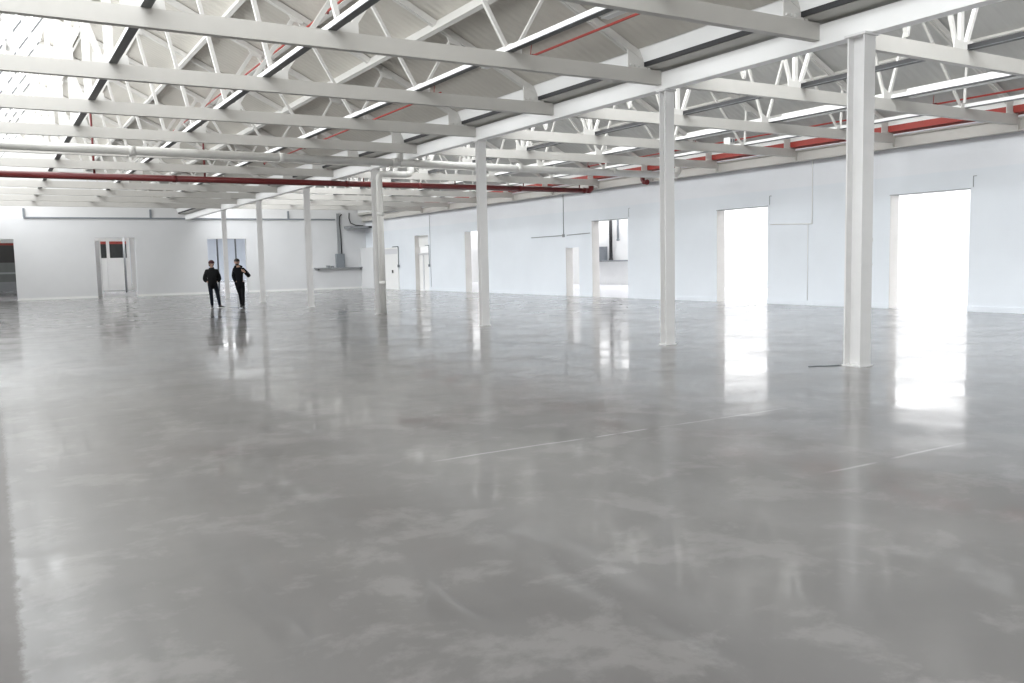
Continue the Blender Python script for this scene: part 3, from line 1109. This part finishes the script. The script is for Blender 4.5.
# black cable lying at the foot of the nearest column
o = MB().tube([(9.36, 7.86, .006), (9.5, 7.84, .006), (9.65, 7.74, .006), (9.76, 7.70, .006), (9.82, 7.70, .006)], 0.008, 6).build('floor_cable', M['conduit'], None, True)
recenter(o, (9.3, 7.8, 0))
tag(o, 'thin dark cable on the floor at the foot of the nearest column', 'cable')

# ------------------------------------------------------------------ people
def skin_mesh(name, chain, m, parent, sub=2, xform=None):
    """chain: list of polylines of (key, (x,y,z), radius or (rx,ry)); equal keys share a vertex."""
    verts, rad, edges, idx = [], [], [], {}
    for line in chain:
        prev = None
        for key, p, rr in line:
            if key in idx:
                i = idx[key]
            else:
                i = idx[key] = len(verts)
                verts.append(p)
                rad.append(rr if isinstance(rr, tuple) else (rr, rr))
            if prev is not None and prev != i:
                edges.append((prev, i))
            prev = i
    me = bpy.data.meshes.new(name)
    me.from_pydata(verts, edges, [])
    o = bpy.data.objects.new(name, me)
    COL.objects.link(o)
    md = o.modifiers.new('skin', 'SKIN')
    md.use_smooth_shade = True
    if not me.skin_vertices:
        bpy.context.view_layer.objects.active = o
        bpy.ops.mesh.customdata_skin_add()
    sv = me.skin_vertices[0].data
    for i, rr in enumerate(rad):
        sv[i].radius = rr
        sv[i].use_root = (i == 0)
    ss = o.modifiers.new('sub', 'SUBSURF')
    ss.levels = ss.render_levels = sub
    dg = bpy.context.evaluated_depsgraph_get()
    ev = o.evaluated_get(dg)
    nm = bpy.data.meshes.new_from_object(ev)
    o.modifiers.clear()
    o.data = nm
    bpy.data.meshes.remove(me)
    nm.materials.clear()
    nm.materials.append(m)
    for p in nm.polygons:
        p.use_smooth = True
    o.name = name
    if parent is not None:
        o.parent = parent
    return o


def ellipsoid(name, c, rad, m, parent, rot=0.0, seg=16, cut=None):
    bm = bmesh.new()
    bmesh.ops.create_uvsphere(bm, u_segments=seg, v_segments=12, radius=1.0)
    if cut is not None:
        bmesh.ops.bisect_plane(bm, geom=list(bm.verts) + list(bm.edges) + list(bm.faces), plane_co=cut[0], plane_no=cut[1], clear_outer=True)
    bm.transform(Matrix.Translation(c) @ Matrix.Rotation(rot, 4, 'Z') @ Matrix.Diagonal((*rad, 1)))
    me = bpy.data.meshes.new(name)
    bm.to_mesh(me)
    bm.free()
    for p in me.polygons:
        p.use_smooth = True
    me.materials.append(m)
    o = bpy.data.objects.new(name, me)
    COL.objects.link(o)
    o.parent = parent
    return o


def hand_lines(wkey, w, d, side, tag_, curl=0.5):
    """Palm and five fingers from the wrist w along direction d; side points to the thumb."""
    w, d, s = Vector(w), Vector(d).normalized(), Vector(side).normalized()
    n = d.cross(s).normalized()
    palm = w + d * 0.075
    lines = [[(wkey, w, 0.026), (tag_ + 'p', palm, (0.036, 0.018))]]
    for i, (off, L) in enumerate(((0.030, .070), (0.010, .080), (-0.010, .074), (-0.030, .058))):
        a = palm + d * 0.02 + s * off
        k1 = a + (d * (1 - .3 * curl) + n * .6 * curl).normalized() * L * .5
        k2 = k1 + (d * (1 - curl) + n * curl).normalized() * L * .5
        lines.append([(tag_ + 'p', palm, (0.036, 0.018)), (tag_ + 'a%d' % i, a, .0095), (tag_ + 'b%d' % i, k1, .0085), (tag_ + 'c%d' % i, k2, .007)])
    t0 = w + d * 0.035 + s * 0.03
    t1 = t0 + (d * .7 + s * .7).normalized() * .035
    t2 = t1 + (d * .95 + s * .2).normalized() * .028
    lines.append([(wkey, w, 0.026), (tag_ + 't0', t0, .012), (tag_ + 't1', t1, .010), (tag_ + 't2', t2, .008)])
    return lines


def person(loc, rz, J, label, style):
    """J holds joint positions in the person's own frame (x to the viewer's right, -y towards the viewer)."""
    root = empty('person', loc, rz)
    pel, che, nek, hd = J['pelvis'], J['chest'], J['neck'], J['head']
    V = Vector
    lines = [[('pel', pel, (.15, .11)), ('wai', V(pel).lerp(V(che), .45), (.135, .10)), ('che', che, (.16, .11)), ('nk0', nek, (.055, .055)),
              ('nk1', V(nek).lerp(V(hd), .35), (.052, .055)), ('chin', V(hd) + V((0, -.01, -.065)), (.068, .078)), ('hd', hd, (.084, .098)), ('top', V(hd) + V((0, .01, .085)), (.070, .084))]]
    for s in 'LR':
        sh, el, wr = J['sho' + s], J['elb' + s], J['wri' + s]
        lines.append([('che', che, (.16, .11)), ('sh' + s, sh, .062), ('ua' + s, V(sh).lerp(V(el), .5), .052), ('el' + s, el, .044), ('fa' + s, V(el).lerp(V(wr), .5), .038), ('wr' + s, wr, .026)])
        d = V(wr) - V(el)
        lines += hand_lines('wr' + s, wr, J.get('hdir' + s, d), J.get('thumb' + s, V((0, -1, 0))), 'h' + s, J.get('curl' + s, .5))
        hp, kn, an, to = J['hip' + s], J['kne' + s], J['ank' + s], J['toe' + s]
        lines.append([('pel', pel, (.15, .11)), ('hp' + s, hp, .088), ('th' + s, V(hp).lerp(V(kn), .5), .078), ('kn' + s, kn, .058), ('ca' + s, V(kn).lerp(V(an), .35), .055), ('an' + s, an, .034), ('to' + s, V(an).lerp(V(to), .45) - V((0, 0, .01)), .026)])
    body = skin_mesh('body', lines, M['skin'], root)
    # face: looking along J['look']
    lk = V(J['look']).normalized()
    ang = math.atan2(lk.x, -lk.y)
    rt = V((math.cos(ang), math.sin(ang), 0))
    h = V(hd)
    MB().add([h + lk * .088 + V((0, 0, .02)), h + lk * .092 + rt * .014 + V((0, 0, -.028)), h + lk * .092 - rt * .014 + V((0, 0, -.028)), h + lk * .124 + V((0, 0, -.022)), h + lk * .06 + V((0, 0, -.04))],
             [(0, 3, 1), (0, 2, 3), (1, 3, 4), (3, 2, 4), (0, 1, 4), (0, 4, 2)]).build('nose', M['skin'], root)
    for sg in (-1, 1):
        ellipsoid('eye', h + lk * .092 + rt * sg * .031 + V((0, 0, .012)), (.011, .011, .008), M['black'], root, ang, 10)
        ellipsoid('ear', h + rt * sg * .092 + V((0, 0, -.005)), (.012, .022, .032), M['skin'], root, ang, 10)
    ellipsoid('mouth', h + lk * .080 + V((0, 0, -.058)), (.022, .010, .006), M['hair'], root, ang, 10)
    # jacket
    jl = [[('hem', V(pel) + V((0, 0, style['hem'])), style['hemr']), ('wai', V(pel).lerp(V(che), .4), style['wr']), ('che', V(che), style['cr']), ('col', V(nek) + V((0, 0, -.03)), (.105, .095)), ('co2', V(nek) + V((0, 0, .055)), (.095, .095))]]
    for s in 'LR':
        sh, el, wr = J['sho' + s], J['elb' + s], J['wri' + s]
        a = style['arm']
        jl.append([('che', che, style['cr']), ('sh' + s, sh, a * 1.1), ('ua' + s, V(sh).lerp(V(el), .5), a), ('el' + s, el, a * .92), ('fa' + s, V(el).lerp(V(wr), .5), a * .84), ('cu' + s, V(el).lerp(V(wr), 1.0), a * .66)])
    skin_mesh('jacket', jl, M[style['jacket']], root)
    tl = [[('pel', V(pel) + V((0, 0, .02)), (.165, .125))]]
    for s in 'LR':
        hp, kn, an = J['hip' + s], J['kne' + s], J['ank' + s]
        tl.append([('pel', pel, (.165, .125)), ('hp' + s, hp, .102), ('th' + s, V(hp).lerp(V(kn), .5), .092), ('kn' + s, kn, .072), ('ca' + s, V(kn).lerp(V(an), .4), .070), ('cf' + s, V(kn).lerp(V(an), 1.06), .056)])
    skin_mesh('trousers', tl, M[style['trousers']], root)
    for s in 'LR':
        an, to = V(J['ank' + s]), V(J['toe' + s])
        fd = (to - an)
        fd.z = 0
        fd.normalize()
        zf = J.get('lift' + s, 0.0)
        base = V((an.x, an.y, zf))
        k = [('a', base - fd * .055 + V((0, 0, .055)), (.040, .040)), ('b', base + fd * .03 + V((0, 0, .060)), (.043, .046)), ('c', base + fd * .12 + V((0, 0, .045)), (.042, .034)), ('d', base + fd * .19 + V((0, 0, .036)), (.034, .024))]
        sh = skin_mesh('shoe', [k, [('b', k[1][1], .043), ('e', base + V((0, 0, .10)), .045)]], M['shoe'], root)
        sd = V((-fd.y, fd.x, 0))
        pr = [(-.10, .030), (-.08, .038), (0, .038), (.10, .046), (.19, .040), (.225, .015)]
        out = [base + fd * a + sd * w for a, w in pr] + [base + fd * a - sd * w for a, w in reversed(pr)]
        nn = len(out)
        MB().add([p + V((0, 0, .001)) for p in out] + [p + V((0, 0, .026)) for p in out],
                 [tuple(range(nn - 1, -1, -1)), tuple(range(nn, 2 * nn))] + [(i, (i + 1) % nn, nn + (i + 1) % nn, nn + i) for i in range(nn)]).build('sole', M[style['sole']], sh)
    if style['hat']:
        ellipsoid('beanie', h + V((0, .008, .045)), (.112, .125, .118), M['beanie'], root, ang, 18, ((0, 0, -.12), (0, 0, -1)))
        ellipsoid('hair', h - lk * .022 + V((0, 0, -.01)), (.096, .098, .090), M['hair'], root, ang, 16)
    else:
        ellipsoid('hair', h - lk * .018 + V((0, 0, .045)), (.102, .112, .092), M['hair'], root, ang, 18, ((0, 0, -.25), (0, 0, -1)))
        ellipsoid('beard', h + lk * .022 + V((0, 0, -.075)), (.064, .062, .038), M['hair'], root, ang, 14)
    tag(root, label, 'person', 'two people walking')
    return root


V3 = Vector
# left person: padded jacket, hands in pockets, head turned to the other
J1 = dict(pelvis=V3((0.02, 0, .90)), chest=V3((0.01, 0, 1.30)), neck=V3((0.01, 0, 1.49)), head=V3((0.015, -.015, 1.655)), look=(.55, -.83, 0),
          shoL=V3((-.165, 0, 1.375)), elbL=V3((-.255, .03, 1.10)), wriL=V3((-.17, -.04, 1.0)), hdirL=(.6, .1, -.7), thumbL=(.8, -.5, .2),
          shoR=V3((.185, 0, 1.375)), elbR=V3((.275, .03, 1.10)), wriR=V3((.19, -.04, 1.0)), hdirR=(-.6, .1, -.7), thumbR=(-.8, -.5, .2),
          hipL=V3((-.07, 0, .86)), kneL=V3((-.05, -.03, .48)), ankL=V3((-.035, .0, .09)), toeL=V3((-.06, -.2, .03)),
          hipR=V3((.12, 0, .86)), kneR=V3((.185, -.06, .49)), ankR=V3((.235, -.10, .10)), toeR=V3((.44, -.19, .04)))
person((7.19, 34.0, 0), -0.208, J1, 'person in a bulky black padded jacket and dark knitted hat, left of two walkers',
       dict(hem=-.22, hemr=(.245, .17), wr=(.275, .185), cr=(.22, .165), arm=.105, jacket='jacket1', trousers='jeans', hat=True, sole='sole'))
# right person: close fitting coat, one hand raised to the chest, mid-stride
J2 = dict(pelvis=V3((0.03, 0, .94)), chest=V3((0.02, 0, 1.36)), neck=V3((0.0, -.01, 1.55)), head=V3((-.035, -.03, 1.71)), look=(-.12, -.98, -.1),
          shoL=V3((-.145, 0, 1.435)), elbL=V3((-.175, .05, 1.17)), wriL=V3((-.10, -.03, .96)), hdirL=(.5, .05, -.8), thumbL=(.3, -.9, 0),
          shoR=V3((.185, 0, 1.435)), elbR=V3((.385, .0, 1.17)), wriR=V3((.235, -.17, 1.33)), hdirR=(-.8, -.1, .55), thumbR=(.3, -.3, .9),
          hipL=V3((-.06, 0, .90)), kneL=V3((.03, .02, .52)), ankL=V3((.055, .22, .14)), toeL=V3((.04, .06, .04)), liftL=0.03,
          hipR=V3((.12, 0, .90)), kneR=V3((.125, -.14, .50)), ankR=V3((.12, -.16, .09)), toeR=V3((.13, -.36, .03)))
person((7.90, 32.8, 0), -0.236, J2, 'dark haired person in a slim black coat, hand raised to the chest, right walker',
       dict(hem=-.25, hemr=(.185, .135), wr=(.18, .135), cr=(.20, .145), arm=.086, jacket='jacket2', trousers='trouser', hat=False, sole='shoe'))
